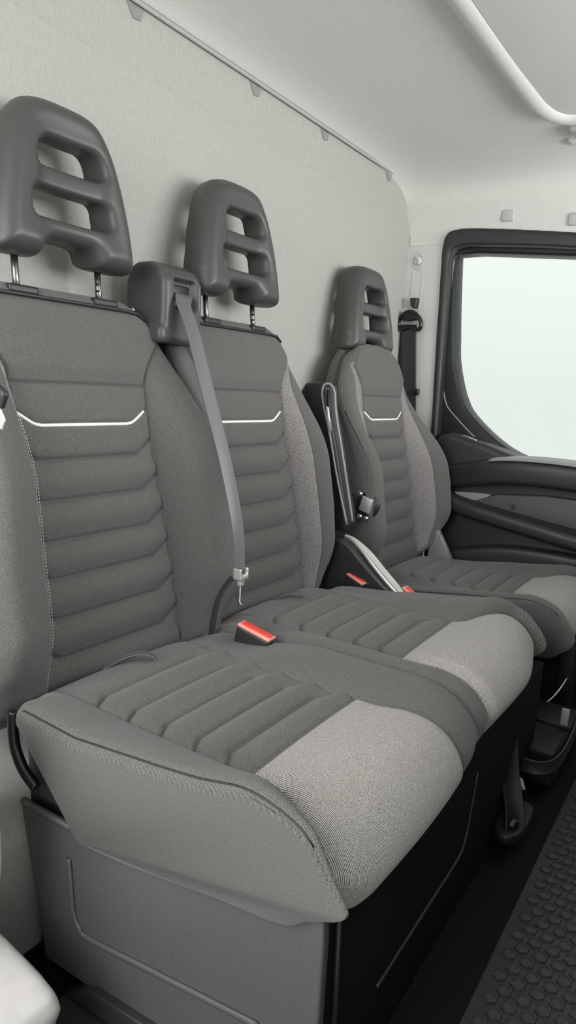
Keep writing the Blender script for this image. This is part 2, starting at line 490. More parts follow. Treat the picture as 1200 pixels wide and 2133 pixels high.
def make_cushion(parent, y0, y1, s1, s2, out0, out1, dx=0., dz=0., h=.038, hin=.020, hnear=None, name='seat_cushion', bulge=.012, label=None, sidecut=False, plan=lambda y: 0 * y):
    prof = [(p[0] + dx, p[1] + dz) for p in CPROF]
    def fwd(x, z):  # 0 on the insert, 1 at the nose and below
        return ss(PX + .03, PX + .17, x - dx) 
    def knots(x, z):
        w = fwd(x, z)
        k1 = s1 + ((y0 + .016) - s1) * (w if out0 else .10 * w)
        w2 = ss(PX - .005, PX + .125, x - dx)
        k2 = s2 + ((y1 - .008) - s2) * (w2 if out1 else .10 * w)
        return [np.full_like(x, y0), k1, k2, np.full_like(x, y1)]
    def disp(k, f, y, x, z):
        xx = x - dx; zz = z - dz
        top = np.where((zz > .285) & (xx > .20), 1., 0.) * ss(.205, .30, xx)
        top = top * ss(.290, .335, zz)
        kn = knots(x, z)
        d = bulge * np.sin(np.clip((y - y0) / (y1 - y0), 0, 1) * PI) * ss(.70, .82, xx)
        if k in (0, 2):
            g = 1 - f if k == 0 else f              # 0 at the insert seam, 1 at the edge
            out = out0 if k == 0 else out1
            wid = abs((s1 - y0) if k == 0 else (y1 - s2))
            H = ((hnear if (hnear and k == 0) else h) if out else hin) * min(1, wid / .085) * (1 - (.15 if out else .45) * ss(.66, .83, xx)) * ((.40 + .60 * ss(.33, .56, xx)) if out else (-.8 + 1.8 * ss(.36, .56, xx)))
            if hnear and k == 0: H = np.interp(xx, [.3, .46, .55, .67, .73, .80, .84], [.022, .020, .031, .045, .056, .066, .045])
            elif out: H = np.interp(xx, [.25, .34, .46, .55, .67, .73, .80, .84], [-.034, -.022, -.008, .008, .024, .032, .038, .034])
            prof_ = np.sin(min(g * (1.1 if (hnear and k == 0) else 1.6), 1) * PI / 2) * (1 if out else 1 - .25 * g)
            d = d * (1 - .3 * g) + H * prof_
            d = d - .0035 * math.exp(-(g * wid / .0035) ** 2)
        else:
            e = np.minimum(y - kn[1], kn[2] - y)
            ch = .6 * np.clip(.035 - e, 0, .035)
            q = np.zeros_like(x)
            on = ss(.25, .33, xx) * (zz > .33)
            for L in GX:
                dxx = xx - L - ch
                q += (-.0072 * np.exp(-(dxx / .0034) ** 2) - .0030 * np.exp(-(dxx / .012) ** 2)) * on
            q += .003 * np.cos((xx - GX[0]) / .061 * 2 * PI + PI) * ss(.34, .38, xx) * ss(.68, .64, xx) * on
            q += -.005 * np.exp(-((xx - PX) / .003) ** 2) * on
            d = d + .0035 * np.sin(f * PI) ** .6 + q - .003 * np.exp(-(e / .0035) ** 2)
            d = d + .008 * ss(PX, PX + .06, xx) * ss(0, .03, e)
        return d * top
    def tweak(P, k, f, x, z):
        P = P.copy(); y_ = P[:, 1]; c_ = ss(.60, .80, P[:, 0] - dx)
        P[:, 0] -= c_ * plan(y_)
        if not sidecut: return P
        w = ss(y0 + .10, y0 + .02, P[:, 1])
        lim = .345 + np.clip(.385 - P[:, 2], 0, .2) * 1.02
        X = np.where(P[:, 0] < lim, P[:, 0] * (1 - w) + lim * w, P[:, 0])
        P = P.copy(); P[:, 0] = X
        P[:, 2] += w * .036 * ss(.46, .85, P[:, 0]) * ss(.40, .29, P[:, 2])
        return P
    lens = [max(.03, s1 - y0), s2 - s1, max(.03, y1 - s2)]
    G, kk, (x, z, N) = body(prof, knots, disp, .020, lens, tweak, keep_low=1.)
    nt_, ns = G.shape[:2]
    isacc = (x - dx > PX) & (z - dz > .292)
    mask = np.zeros((nt_, ns), bool)
    for i in range(nt_ - 1):
        if 1 <= kk[i] < 2 and kk[i + 1] <= 2.0001: mask[i] = isacc
    root = emit(name, G, ~mask, M['fabric'], parent, caps=True, label=label)
    emit('front_panel', G, mask, M['accent'], root, label='silver grey twill front panel')
    # welt along the side edge
    for side, on in ((0, out0), (1, out1)):
        if not on: continue
        mid_ = np.argmin(np.abs(x - dx - .55) + (z - dz < .36)); yy_ = G[:, mid_, 1]
        ii = int(np.argmin(np.abs(yy_ - (y0 + .005)))) if side == 0 else int(np.argmin(np.abs(yy_ - (y1 - .005))))
        sel = (x - dx > .31) & (z - dz > .37) & (x - dx < .812)
        col = G[ii][sel]; col = col[np.argsort(col[:, 0] - col[:, 2] * .5)]
        P = [tuple(p) for p in col[::4]]
        obj('welt', *tube(P, .0013, 6), M['dark'], root)
    return root, G, kk

def sstr(z, pts):
    zs = [p[0] for p in pts]; vs = [p[1] for p in pts]
    return np.interp(z, zs, vs)

# ------------------------------------------------------------------ headrest
def headrest(parent, yc, dx=0., dz=0., post=True, rake=.10, label=None):
    half = [(0, 1.292), (.045, 1.290), (.078, 1.276), (.103, 1.242), (.121, 1.185), (.137, 1.110), (.142, 1.060), (.141, 1.044), (.132, 1.039),
            (.066, 1.040), (.056, 1.046), (.047, 1.062), (.036, 1.068), (0, 1.070)]
    out = catmull([(p[0], p[1]) for p in half], 4)
    outer = [(yc + p[0], p[1] + dz) for p in out] + [(yc - p[0], p[1] + dz) for p in out[::-1][1:-1]]
    def rr(y0, y1, z0, z1, r, taper=0.):
        L = []
        for cx, cz, a in ((y1 - r, z1 - r, 0), (y0 + r, z1 - r, 90), (y0 + r, z0 + r, 180), (y1 - r, z0 + r, 270)):
            for q in range(0, 91, 15):
                t = math.radians(a + q); yy = cx + r * math.cos(t); z_ = cz + r * math.sin(t)
                L.append((yc + yy * (1 - taper * (z_ - z0) / (z1 - z0)), z_ + dz))
        return L
    holes = [rr(-.063, .080, 1.186, 1.228, .016, .18), rr(-.077, .086, 1.104, 1.150, .014, .06)]
    # thickness field over the outline: full in the middle, rolling off at the rim and, tighter, at the windows
    def pdist(P, poly):
        A = np.array(poly); B = np.roll(A, -1, 0); D = np.full(len(P), 9.); G_ = np.zeros((len(P), 2)); ins_ = np.zeros(len(P), bool)
        for a_, b_ in zip(A, B):
            e_ = b_ - a_; t_ = np.clip(((P - a_) @ e_) / max(e_ @ e_, 1e-12), 0, 1); c_ = a_ + t_[:, None] * e_
            dd = np.linalg.norm(P - c_, axis=1); m_ = dd < D; D[m_] = dd[m_]; G_[m_] = c_[m_]
            cr = ((a_[1] > P[:, 1]) != (b_[1] > P[:, 1]))
            xi = a_[0] + (P[:, 1] - a_[1]) / (b_[1] - a_[1] + 1e-15) * e_[0]
            ins_ ^= cr & (P[:, 0] < xi)
        return np.where(ins_, D, -D), G_
    st_ = .0026
    ys_ = np.arange(yc - .145, yc + .1451, st_); zs_ = np.arange(1.03 + dz, 1.30 + dz, st_)
    YY, ZZ = np.meshgrid(ys_, zs_, indexing='ij'); P = np.stack([YY.ravel(), ZZ.ravel()], 1)
    dO, gO = pdist(P, outer); d1, g1 = pdist(P, holes[0]); d2, g2 = pdist(P, holes[1])
    dH = np.minimum(-d1, -d2); gH = np.where((-d1 < -d2)[:, None], g1, g2)
    inside = (dO > 0) & (dH > 0); ni, nj = YY.shape
    I = inside.reshape(ni, nj); cell = I[:-1, :-1] | I[1:, :-1] | I[:-1, 1:] | I[1:, 1:]
    P2 = P.copy(); mo = dO <= 0; P2[mo] = gO[mo]; mh = dH <= 0; P2[mh] = gH[mh]
    a_ = np.clip(np.where(mo, 0, dO) / .034, 0, 1); b_ = np.clip(np.where(mh, 0, dH) / .016, 0, 1)
    roll_o = np.sqrt(1 - (1 - a_) ** 2.2); roll_h = np.sqrt(1 - (1 - b_) ** 2.4)
    yy = P2[:, 0] - yc; zz = P2[:, 1] - dz
    bar = ((zz > 1.150) & (zz < 1.187) & (np.abs(yy) < .075))
    xf = .098 + .044 * roll_o - .012 * (1 - roll_h) - .010 * np.clip(1 - (yy / .11) ** 2, 0, 1) * ss(1.06, 1.10, zz) * ss(1.285, 1.24, zz)
    xf = xf - .008 * np.exp(-((zz - 1.168) / .019) ** 4) * ss(.078, .055, np.abs(yy - .006))
    xb_ = .075 - .034 * roll_o + .040 * ss(.052, .030, np.where(mh, 0, dH)) * ss(.004, .022, np.where(mo, 0, dO))
    off_ = -(zz - 1.04) * rake + dx
    Vf = np.stack([xf + off_, P2[:, 0], P2[:, 1]], 1)
    Vb = np.stack([xb_ + off_, yc + yy * .90, P2[:, 1]], 1)
    V = np.vstack([Vf, Vb]); n0 = len(P); F = []; ed = {}
    idx = lambda i, j: i * nj + j
    for i in range(ni - 1):
        for j in range(nj - 1):
            if not cell[i, j]: continue
            q = (idx(i, j), idx(i + 1, j), idx(i + 1, j + 1), idx(i, j + 1))
            F.append(q); F.append(tuple(n0 + k_ for k_ in q[::-1]))
            for k_ in range(4):
                e_ = (q[k_], q[(k_ + 1) % 4])
                if (e_[1], e_[0]) in ed: del ed[(e_[1], e_[0])]
                else: ed[e_] = 1
    for (a1, b1_) in ed:
        # two rows down the rim so it stays round
        F.append((b1_, a1, n0 + a1, n0 + b1_))
    used = sorted(set(i for f_ in F for i in f_)); mp_ = {u: i for i, u in enumerate(used)}
    F = [tuple(mp_[i] for i in f_) for f_ in F]; V = V[used]
    me = bpy.data.meshes.new('tmp'); me.from_pydata(V.tolist(), [], F)
    bm = bmesh.new(); bm.from_mesh(me); bmesh.ops.remove_doubles(bm, verts=bm.verts[:], dist=2e-4)
    rim = [e for e in bm.edges if abs(e.verts[0].co.x - e.verts[1].co.x) > .012 and e.calc_length() > .015]
    bmesh.ops.subdivide_edges(bm, edges=rim, cuts=4)
    bmesh.ops.triangulate(bm, faces=[f_ for f_ in bm.faces if len(f_.verts) > 4])
    for _ in range(6): bmesh.ops.smooth_vert(bm, verts=bm.verts[:], factor=.5, use_axis_x=True, use_axis_y=True, use_axis_z=True)
    bmesh.ops.recalc_face_normals(bm, faces=bm.faces[:]); bm.verts.index_update()
    V = np.array([tuple(v.co) for v in bm.verts]); vf = (V, [tuple(v.index for v in f_.verts) for f_ in bm.faces]); bm.free()
    bpy.data.meshes.remove(me)
    root = obj('headrest', V, vf[1], M['plastic'], parent, label)
    if post:
        for s in (-.086, .086):
            x0 = .090 + dx
            P = [(x0 + .002, yc + s, .975 + dz), (x0 - .003, yc + s, 1.01 + dz), (x0 - .008, yc + s, 1.065 + dz)]
            obj('post', *tube(P, .0058, 12), M['post'], root)
            if s > 0:
                nt_ = [box(x0 - .003, x0 + .006, yc + s - .0075, yc + s - .003, .992 + dz + .012 * i, .996 + dz + .012 * i, .001) for i in range(5)]
                obj('notch', *merge(*nt_), M['gloss'], root)
            obj('post_guide', *soften(box(x0 - .016, x0 + .020, yc + s - .026, yc + s + .030, .978 + dz, .9925 + dz, .003), .0025, 3), M['dark'], root)
    return root

# ================================================================== BENCH SEAT
bench = thing('bench_seat', 'charcoal cloth two-person bench seat nearest the camera, silver front panels', 'seat', (.55, 1.03, .0))
L1 = lambda z: .801 - sstr(z, [(.28, .235), (.40, .258), (.55, .262), (.75, .248), (.86, .238), (.93, .215), (.97, .195), (1.0, .17)])
R1 = lambda z: .801 + sstr(z, [(.28, .270), (.40, .290), (.65, .285), (.85, .262), (.90, .245), (.94, .225), (.97, .20), (1.0, .16)])
L2 = lambda z: 1.271 - sstr(z, [(.28, .175), (.65, .18), (.93, .20), (.97, .19), (1.0, .165)])
R2 = lambda z: 1.271 + sstr(z, [(.28, .235), (.40, .262), (.55, .272), (.75, .258), (.86, .240), (.93, .222), (.97, .195), (1.0, .165)])
b1, surf1, G1 = make_backrest(bench, .801, 0, L1, R1, True, False, name='backrest', hb=.118, sf=.84)
b2, surf2, G2 = make_backrest(bench, 1.271, 0, L2, R2, False, True, name='backrest', hb=.085)
c1, GC1, kc1 = make_cushion(bench, .530, 1.030, .628, .905, True, False, name='seat_cushion', hnear=.080, sidecut=True, plan=lambda y: .016 * ss(.62, .53, y) + .012 * ss(.92, 1.03, y))
c2, GC2, kc2 = make_cushion(bench, 1.033, 1.508, 1.098, 1.365, False, True, name='seat_cushion', dx=-.014, bulge=.008, plan=lambda y: .030 * ss(1.27, 1.52, y))
for (ya, yb, bk_) in ((.610, .985, b1), (1.095, 1.452, b2)):
    obj('top_binding', *tube([(.1135, ya, .962), (.1145, ya + .02, .9745)] + [(.1150, yy_, .9765) for yy_ in np.linspace(ya + .05, yb - .05, 8)] + [(.1145, yb - .02, .9745), (.1135, yb, .962)], .0032, 8), M['dark'], bk_)
headrest(bench, .806)
headrest(bench, 1.280)

# belt housing between the two backrests
hv = merge(plate([(.045, .95), (.150, .95), (.152, 1.00), (.150, 1.045), (.135, 1.068), (.105, 1.080), (.070, 1.080), (.050, 1.070), (.040, 1.04)], [], 1.0, 1.112, .012),
           box(.06, .150, .992, 1.110, .925, .96, .01))
hs = soften(hv, .003, 9, .5)
V = np.array(hs[0])
# slot sunk into the front face
k = ss(.118, .13, V[:, 0]) * np.exp(-(np.maximum(np.abs(V[:, 1] - 1.062) - .026, 0) / .006) ** 2) * np.exp(-(np.maximum(np.abs(V[:, 2] - 1.022) - .022, 0) / .006) ** 2)
V[:, 0] -= .020 * k
housing = obj('belt_housing', V, hs[1], M['plastic'], bench)
obj('belt_slot', *box(.1285, .1345, 1.038, 1.086, 1.010, 1.040, .003), M['gloss'], housing)
obj('bolt', *tube([(.075, .9925, .985), (.075, .988, .985)], .005, 12), M['steel'], housing, label='small bright bolt')

# seat base: side cheek, front panel, rear bracket
side = [(.336, .252), (.458, .258), (.47, .295), (.66, .318), (.80, .345), (.829, .345), (.832, .30), (.834, 0.085), (.60, .045), (.389, .032)]
sv = plate(side, [], .542, .556, .004)
V = np.array(sv[0])
obj('side_panel', V, sv[1], M['base'], bench, label='grey plastic side panel')
sp = bpy.data.objects['side_panel']; sharp(sp, 40)
rid = catmull([(.441, .5405, .218), (.446, .5405, .175), (.451, .5405, .140), (.462, .5405, .123), (.482, .5405, .1165), (.60, .5405, .135), (.76, .5405, .160)], 8)
obj('ridge', *tube(rid, .0048, 8, flat=((0, 1, 0), .6)), M['base'], sp)
obj('top_lip', *tube([(.334, .548, .256), (.36, .546, .258), (.458, .546, .262)], .0055, 8), M['base'], sp)
band = plate([(.468, .262), (.66, .290), (.75, .318), (.76, .335), (.47, .31)], [], .535, .548, .005)
obj('upper_band', *soften(band, .003, 6), M['base'], sp)
obj('ledge', *plate([(.43, .012), (.83, .055), (.83, .085), (.50, .052)], [], .530, .556, .003), M['dark'], sp)
fp = obj('front_panel', *merge(box(.800, .822, .556, 1.50, .0, .30, .004), box(.36, .80, .556, 1.50, .0, .27, .004)), M['black'], bench, label='black plastic panel under the front edge')
obj('edge_strip', *tube([(.826, .585, .30), (.827, .590, .20), (.828, .592, .02)], .0035, 8), M['dark'], fp)
obj('seam_rib', *tube(catmull([(.823, .716, .107), (.823, .88, .110), (.823, 1.015, .113), (.823, 1.045, .135), (.823, 1.055, .165), (.823, 1.07, .24)], 5), .0026, 8), M['dark'], fp)
br = obj('recliner_bracket', *merge(plate([(.338, .36), (.352, .385), (.365, .35), (.39, .31), (.455, .285), (.456, .258), (.345, .256)], [], .552, .562, .002),
     box(.30, .47, .60, .612, .23, .34, .002)), M['gloss'], bench)
obj('pivot_tube', *tube(catmull([(.334, .534, .398), (.336, .532, .37), (.345, .530, .345), (.362, .530, .322), (.385, .532, .305)], 6), .0075, 12), M['gloss'], br)
obj('cover_clip', *box(.382, .418, .540, .550, .286, .318, .002), M['dark'], br)
obj('pin', *tube([(.452, .535, .272), (.452, .56, .272)], .004, 10), M['steel'], br)
# pull loops where cushion meets backrest
def loop(yc, xc, zc):
    P = catmull([(xc - .035, yc - .030, zc - .012), (xc - .008, yc - .012, zc + .004), (xc + .012, yc + .006, zc + .006), (xc + .010, yc + .012, zc - .006)], 8)
    return ribbon(P, [(0.62, .78, 0)], .020, .0022)
obj('pull_loop', *ribbon(catmull([(.285, .735, .380), (.312, .760, .401), (.337, .782, .407), (.352, .792, .398)], 6), [(.75, -.65, .1)], .018, .002), M['belt'], bench)
obj('pull_loop', *ribbon(catmull([(.285, 1.205, .380), (.312, 1.230, .401), (.337, 1.252, .407), (.352, 1.262, .398)], 6), [(.75, -.65, .1)], .018, .002), M['belt'], bench)

def buckle(parent, p, yaw=0., pitch=-.35, L=.075, w=.026, name='buckle', body_len=.05):
    """belt buckle: black body, pale bezel, red button on top"""
    R = Matrix.Rotation(yaw, 3, 'Z') @ Matrix.Rotation(-pitch, 3, 'Y')
    def pl(vf): return [tuple(Vector(p) + R @ Vector(v)) for v in vf[0]], vf[1]
    root = obj(name, *pl(soften(merge(box(-L / 2, L / 2, -w / 2, w / 2, -body_len, 0, .005)), .003, 3)), M['dark'], parent)
    obj('bezel', *pl(box(-L / 2 + .001, L / 2 - .001, -w / 2 + .001, w / 2 - .001, -.002, .004, .0015)), M['bezel'], root)
    obj('button', *pl(box(-L / 2 + .006, L / 2 - .004, -w / 2 + .005, w / 2 - .005, .003, .006, .001)), M['red'], root, label='red release button')
    return root
buckle(bench, (.405, 1.000, .402), yaw=.05, pitch=-.22, body_len=.06)

# belt of the bench's right place
BELT = [(.190, 1.039, .948), (.235, 1.043, .823), (.280, 1.045, .700), (.318, 1.042, .580)]
sb = thing('seat_belt', 'grey seat belt running down from housing between the two bench backrests', 'seat belt', (.165, 1.045, 1.02))
bp_ = catmull([(.128, 1.062, 1.022), (.150, 1.052, 1.020), (.166, 1.036, 1.000)] + BELT + [(.330, 1.040, .492)], 10)
wd = []
n_ = len(bp_)
for i in range(n_):
    t = i / (n_ - 1); a = .15 + .75 * max(0, t - .35) / .65
    wd.append((math.sin(a) * .8, math.cos(a), 0))
obj('webbing', *ribbon(bp_, wd, [.036 - .022 * max(0, i / (n_ - 1) - .25) for i in range(n_)], .0022), M['belt'], sb)
tz = Vector((.058, -.043, .016))
tc_ = Vector((.275, 1.083, .472))
def mv(vf): return [tuple(tc_ + (Vector(v) - tc_) * .78 + tz) for v in vf[0]], vf[1]
bt = obj('tongue', *mv(soften(merge(box(.262, .288, 1.066, 1.100, .462, .476, .003), box(.262, .288, 1.066, 1.072, .462, .492, .002), box(.262, .288, 1.094, 1.100, .462, .492, .002), box(.268, .282, 1.075, 1.092, .445, .466, .003)), .0022, 3)), M['palesteel'], sb, label='pale metal tongue')
obj('latch_plate', *plate([(.327, .474), (.327, .424), (.331, .420), (.338, .422), (.339, .430), (.334, .434), (.334, .474)], [], 1.0385, 1.0405, .0007), M['steel'], bt)
obj('lower_webbing', *ribbon(catmull([(.320, 1.030, .484), (.300, 1.016, .44), (.288, 1.014, .38), (.28, 1.02, .31)], 8), [(.5, .6, 0)], .012, .002), M['beltdark'], sb)

# belt of the bench's left place, only its slack and tongue in frame
sb2 = thing('seat_belt', 'dark seat belt hanging at the left edge of the picture beside the nearest backrest', 'seat belt', (.33, .50, .90))
obj('webbing', *ribbon(catmull([(.008, .40, 1.30), (.16, .43, 1.18), (.27, .455, 1.06), (.315, .470, .93), (.346, .482, .855), (.352, .484, .845)], 8), [(.8, -.5, 0)], .046, .002), M['beltdark'], sb2)
t2 = obj('tongue', *soften(merge(box(.335, .392, .487, .497, .822, .846, .003, rot=(.5, 'Y'))), .003, 3), M['dark'], sb2)
obj('latch_plate', *plate([(.352, .830), (.372, .828), (.390, .800), (.386, .788), (.362, .790)], [[(.368, .806), (.380, .804), (.378, .797), (.368, .798)]], .489, .492, .001), M['palesteel'], t2)

# ================================================================== DRIVER SEAT
DY = 1.962
drv = thing('driver_seat', 'charcoal cloth single driver seat beside the far door, behind the bench', 'seat', (.55, DY, 0))
LD = lambda z: DY - sstr(z, [(.28, .215), (.40, .240), (.55, .250), (.70, .240), (.80, .225), (.88, .205), (.93, .180), (.96, .155), (1.0, .11)])
RD = lambda z: DY + sstr(z, [(.28, .235), (.34, .262), (.42, .318), (.55, .322), (.70, .285), (.80, .250), (.88, .200), (.93, .172), (.96, .150), (1.0, .11)])
make_backrest(drv, DY, .020, LD, RD, True, True, hb=.10, half=(.138, .158), pd=(.014, .045), name='backrest', hz0=.86, hz1=.60)
make_cushion(drv, 1.735, 2.20, 1.825, 2.095, True, True, dz=-.055, dx=-.025, name='seat_cushion', h=.045)
headrest(drv, DY - .004, dx=-.012, dz=-.066, post=False)
obj('seat_base', *merge(box(.34, .74, 1.76, 2.16, .02, .215, .01), box(.30, .78, 1.79, 2.12, .0, .03, .004)), M['black'], drv)
# recliner hardware on the side of the seat
rc = obj('recliner_hinge', *tube([(.258, 1.730, .538), (.258, 1.716, .538)], .036, 24), M['dark'], drv)
obj('hinge_plate', *box(.240, .274, 1.706, 1.716, .520, .562, .003, rot=(.25, 'Y')), M['palesteel'], rc, label='bright steel hinge plate')
for zz, xx in ((.570, .238), (.503, .262), (.506, .242)):
    obj('hinge_bolt', *tube([(xx, 1.714, zz), (xx, 1.702, zz)], .0075, 14), M['steel'], rc)
# folded armrest standing upright beside the backrest
ar = soften(merge(plate([(.085, .845), (.100, .868), (.150, .872), (.172, .862), (.180, .80), (.215, .68), (.262, .50), (.252, .478), (.215, .478), (.17, .60), (.115, .76), (.09, .80)], [], 1.60, 1.655, .008)), .0035, 6)
arm = obj('armrest', *ar, M['dark'], drv)
fr = catmull([(.166, 1.600, .800), (.156, 1.600, .84), (.160, 1.600, .864), (.176, 1.606, .866), (.188, 1.610, .845), (.197, 1.610, .79), (.232, 1.610, .66), (.272, 1.608, .510)], 8)
fr2 = catmull([(.166, 1.600, .800), (.186, 1.600, .74), (.220, 1.600, .62), (.260, 1.600, .500)], 6)
obj('rim', *merge(tube(fr, .0032, 8), tube(fr2, .0032, 8)), M['greytrim'], arm, label='light grey rim')
obj('hinge_slot', *plate([(.172, .852), (.180, .848), (.190, .78), (.186, .765), (.178, .78)], [], 1.592, 1.604, .002), M['gloss'], arm)
obj('slot_lever', *plate([(.176, .81), (.184, .806), (.196, .745), (.188, .745)], [], 1.588, 1.598, .002), M['palesteel'], arm)
# side shield with silver handbrake lever top
lv = soften(merge(plate([(.20, .30), (.215, .44), (.235, .466), (.268, .468), (.30, .452), (.345, .415), (.40, .372), (.46, .338), (.47, .30)], [], 1.555, 1.60, .006)), .0035, 5)
hb_ = thing('handbrake_lever', 'dark lever with pale silver grip strip between bench and driver seat', 'lever', (.33, 1.58, .2))
obj('lever_body', *lv, M['dark'], hb_)
obj('lever_foot', *box(.24, .44, 1.560, 1.596, .0, .31, .004), M['black'], hb_)
gp = catmull([(.262, 1.590, .471), (.290, 1.590, .463), (.330, 1.588, .438), (.375, 1.583, .402), (.420, 1.578, .368), (.452, 1.574, .345)], 8)
obj('grip_strip', *ribbon(gp, [(0.15, 1, 0)], [.006 + .026 * float(ss(0, .55, i / (len(gp) - 1))) - .010 * float(ss(.75, 1, i / (len(gp) - 1))) for i in range(len(gp))], .010), M['palesteel'], hb_, label='pale silver grip strip')
# buckles between bench and driver seat
bb = buckle(bench, (.325, 1.555, .372), yaw=-.25, pitch=-.25, L=.06, w=.022)
bb2 = buckle(drv, (.462, 1.600, .352), yaw=-.2, pitch=-.45, L=.055, w=.024)
# recliner side cover on the door side
obj('recliner_cover', *plate([(.255, .29), (.30, .29), (.345, .302), (.285, .40), (.262, .385)], [], 2.215, 2.24, .004), M['greytrim'], drv, label='grey recliner cover')

# ================================================================== BELT ON THE PILLAR
pb = thing('seat_belt', 'black driver seat belt hanging from the ring on the light far pillar', 'seat belt', (.05, 2.39, 1.1))
ring = catmull([(.000, 2.372, 1.093), (.004, 2.37, 1.118), (.028, 2.368, 1.140), (.055, 2.366, 1.140), (.080, 2.366, 1.120), (.088, 2.368, 1.095), (.078, 2.370, 1.080), (.045, 2.372, 1.090), (.014, 2.372, 1.080)], 6, closed=True)
rg = obj('belt_ring', *tube(ring + [ring[0]], .0075, 10), M['gloss'], pb)
obj('ring_cover', *soften(plate([(.010, 1.112), (.022, 1.134), (.045, 1.142), (.066, 1.134), (.080, 1.115), (.045, 1.108)], [], 2.358, 2.384, .006), .003, 4), M['gloss'], rg)
obj('height_adjuster', *soften(plate([(.033, 1.192), (.062, 1.192), (.058, 1.156), (.046, 1.156), (.044, 1.162), (.037, 1.164)], [], 2.375, 2.400, .003), .0025, 2), M['dark'], pb)
obj('webbing', *ribbon(catmull([(.042, 2.374, 1.098), (.042, 2.378, 1.05), (.050, 2.382, .95), (.062, 2.385, .82), (.075, 2.385, .70)], 8), [(1, 0, 0)], .056, .0024), M['beltdark'], pb)
obj('webbing', *ribbon(catmull([(.016, 2.392, 1.098), (.012, 2.393, 1.05), (.008, 2.393, .80)], 6), [(1, 0, 0)], .03, .0024), M['beltdark'], pb)
obj('belt_stop', *box(.078, .098, 2.372, 2.392, .848, .872, .003), M['gloss'], pb)

# ================================================================== CAB SHELL
def struct(name, vf, mat, smooth=True, sh=35):
    o = obj(name, vf[0], vf[1], mat, smooth=smooth); o['kind'] = 'structure'
    if smooth and sh: sharp(o, sh)
    return o

# rear wall: felt panel, leaning slightly above the crease, boxed out near the floor
YA, YB = -.25, 2.425
pr = [(.0, -.02), (.0, .34), (.0, 1.36), (.0, 1.415), (-.006, 1.45), (-.012, 1.583)]
V, F = [], []
fr_ = catmull(pr, 4)
ys = np.linspace(YA, YB, 30)
for y in ys:
    for p in fr_: V.append((p[0], y, p[1]))
m_ = len(fr_)
for i in range(len(ys) - 1):
    for j in range(m_ - 1): F.append((i * m_ + j, (i + 1) * m_ + j, (i + 1) * m_ + j + 1, i * m_ + j + 1))
struct('wall_rear', (V, F), M['felt'], sh=60)
struct('trim_7', soften(plate([(.012, -.02), (.330, -.02), (.330, .19), (.30, .225), (.012, .24)], [], YA, YB, .01), .01, 3), M['felt'])
# edge of the felt panel: rounded rope along its top and down its far side
edge = [(-.004, YA, 1.577)] + [(-.004, y, 1.577) for y in np.linspace(0, 2.30, 12)] + [(-.003, 2.36, 1.568), (-.002, 2.395, 1.545), (0, 2.405, 1.50), (0.002, 2.405, 1.30), (0.004, 2.402, .9), (.004, 2.40, .5)]
struct('trim_1', tube(catmull(edge, 4), .0042, 8), M['felt'], sh=0)
struct('trim_2', tube([(p[0] - .001, p[1] + .003, p[2] + .0058) for p in catmull(edge, 4)], .0020, 6), M['clipfelt'], sh=0)
# felt tabs tucked under the headliner edge
def tab(name_, y, zc=1.572):
    s = .040
    V = [(-.0085, y - s * .55, zc), (-.0085, y + s * .55, zc), (-.0070, y + s * .35, zc - .022), (-.0070, y - s * .10, zc - .025),
         (-.015, y - s * .55, zc), (-.015, y + s * .55, zc), (-.014, y + s * .35, zc - .022), (-.014, y - s * .10, zc - .025)]
    F = [(0, 3, 2, 1), (4, 5, 6, 7), (0, 1, 5, 4), (1, 2, 6, 5), (2, 3, 7, 6), (3, 0, 4, 7)]
    o = obj(name_, V, F, M['clipfelt'], smooth=False, loc=(0, y, zc)); return o
for y, lab in ((1.063, 'dark grey felt tab at roof edge, at top left of the picture'), (1.462, 'dark grey felt tab at roof edge, second from left, above the middle headrest'),
               (1.795, 'dark grey felt tab at roof edge, third from left'), (2.215, 'small dark grey felt tab at roof edge nearest the far corner')):
    tag(tab('felt_tab', y), lab, 'tab', 'felt tabs along the roof edge')

# headliner: ceiling swept down into the far side above the door
cy = [(-.25, 1.60), (.3, 1.605), (1.0, 1.612), (1.8, 1.612), (2.15, 1.606), (2.28, 1.590), (2.345, 1.565), (2.372, 1.535), (2.380, 1.50), (2.395, 1.45), (2.402, 1.41), (2.404, 1.376)]
cyp = catmull(cy, 6)
xs_ = [-.012, .0, .012, .03, .06, .10, .16, .25, .35, .45, .52, .7, 1.0, 1.3, 1.62]
V, F = [], []
for X_ in xs_:
    e = math.exp(-max(X_ + .012, 0) / .045)
    for (y, z) in cyp:
        w = float(ss(1.50, 1.56, z))
        V.append((X_, y, z - .030 * e * w - max(0, X_ - .30) * .13 * float(ss(1.50, 1.40, z))))
n2 = len(cyp)
for i in range(len(xs_) - 1):
    for j in range(n2 - 1):
        yy_, zz_ = cyp[j]
        F.append((i * n2 + j, i * n2 + j + 1, (i + 1) * n2 + j + 1, (i + 1) * n2 + j))
struct('ceiling', (V, F), M['headliner'], sh=0)
# dished recess line above the door
rec = soften(box(.30, 1.55, 2.30, 2.372, 1.552, 1.600, .02), .006, 8)
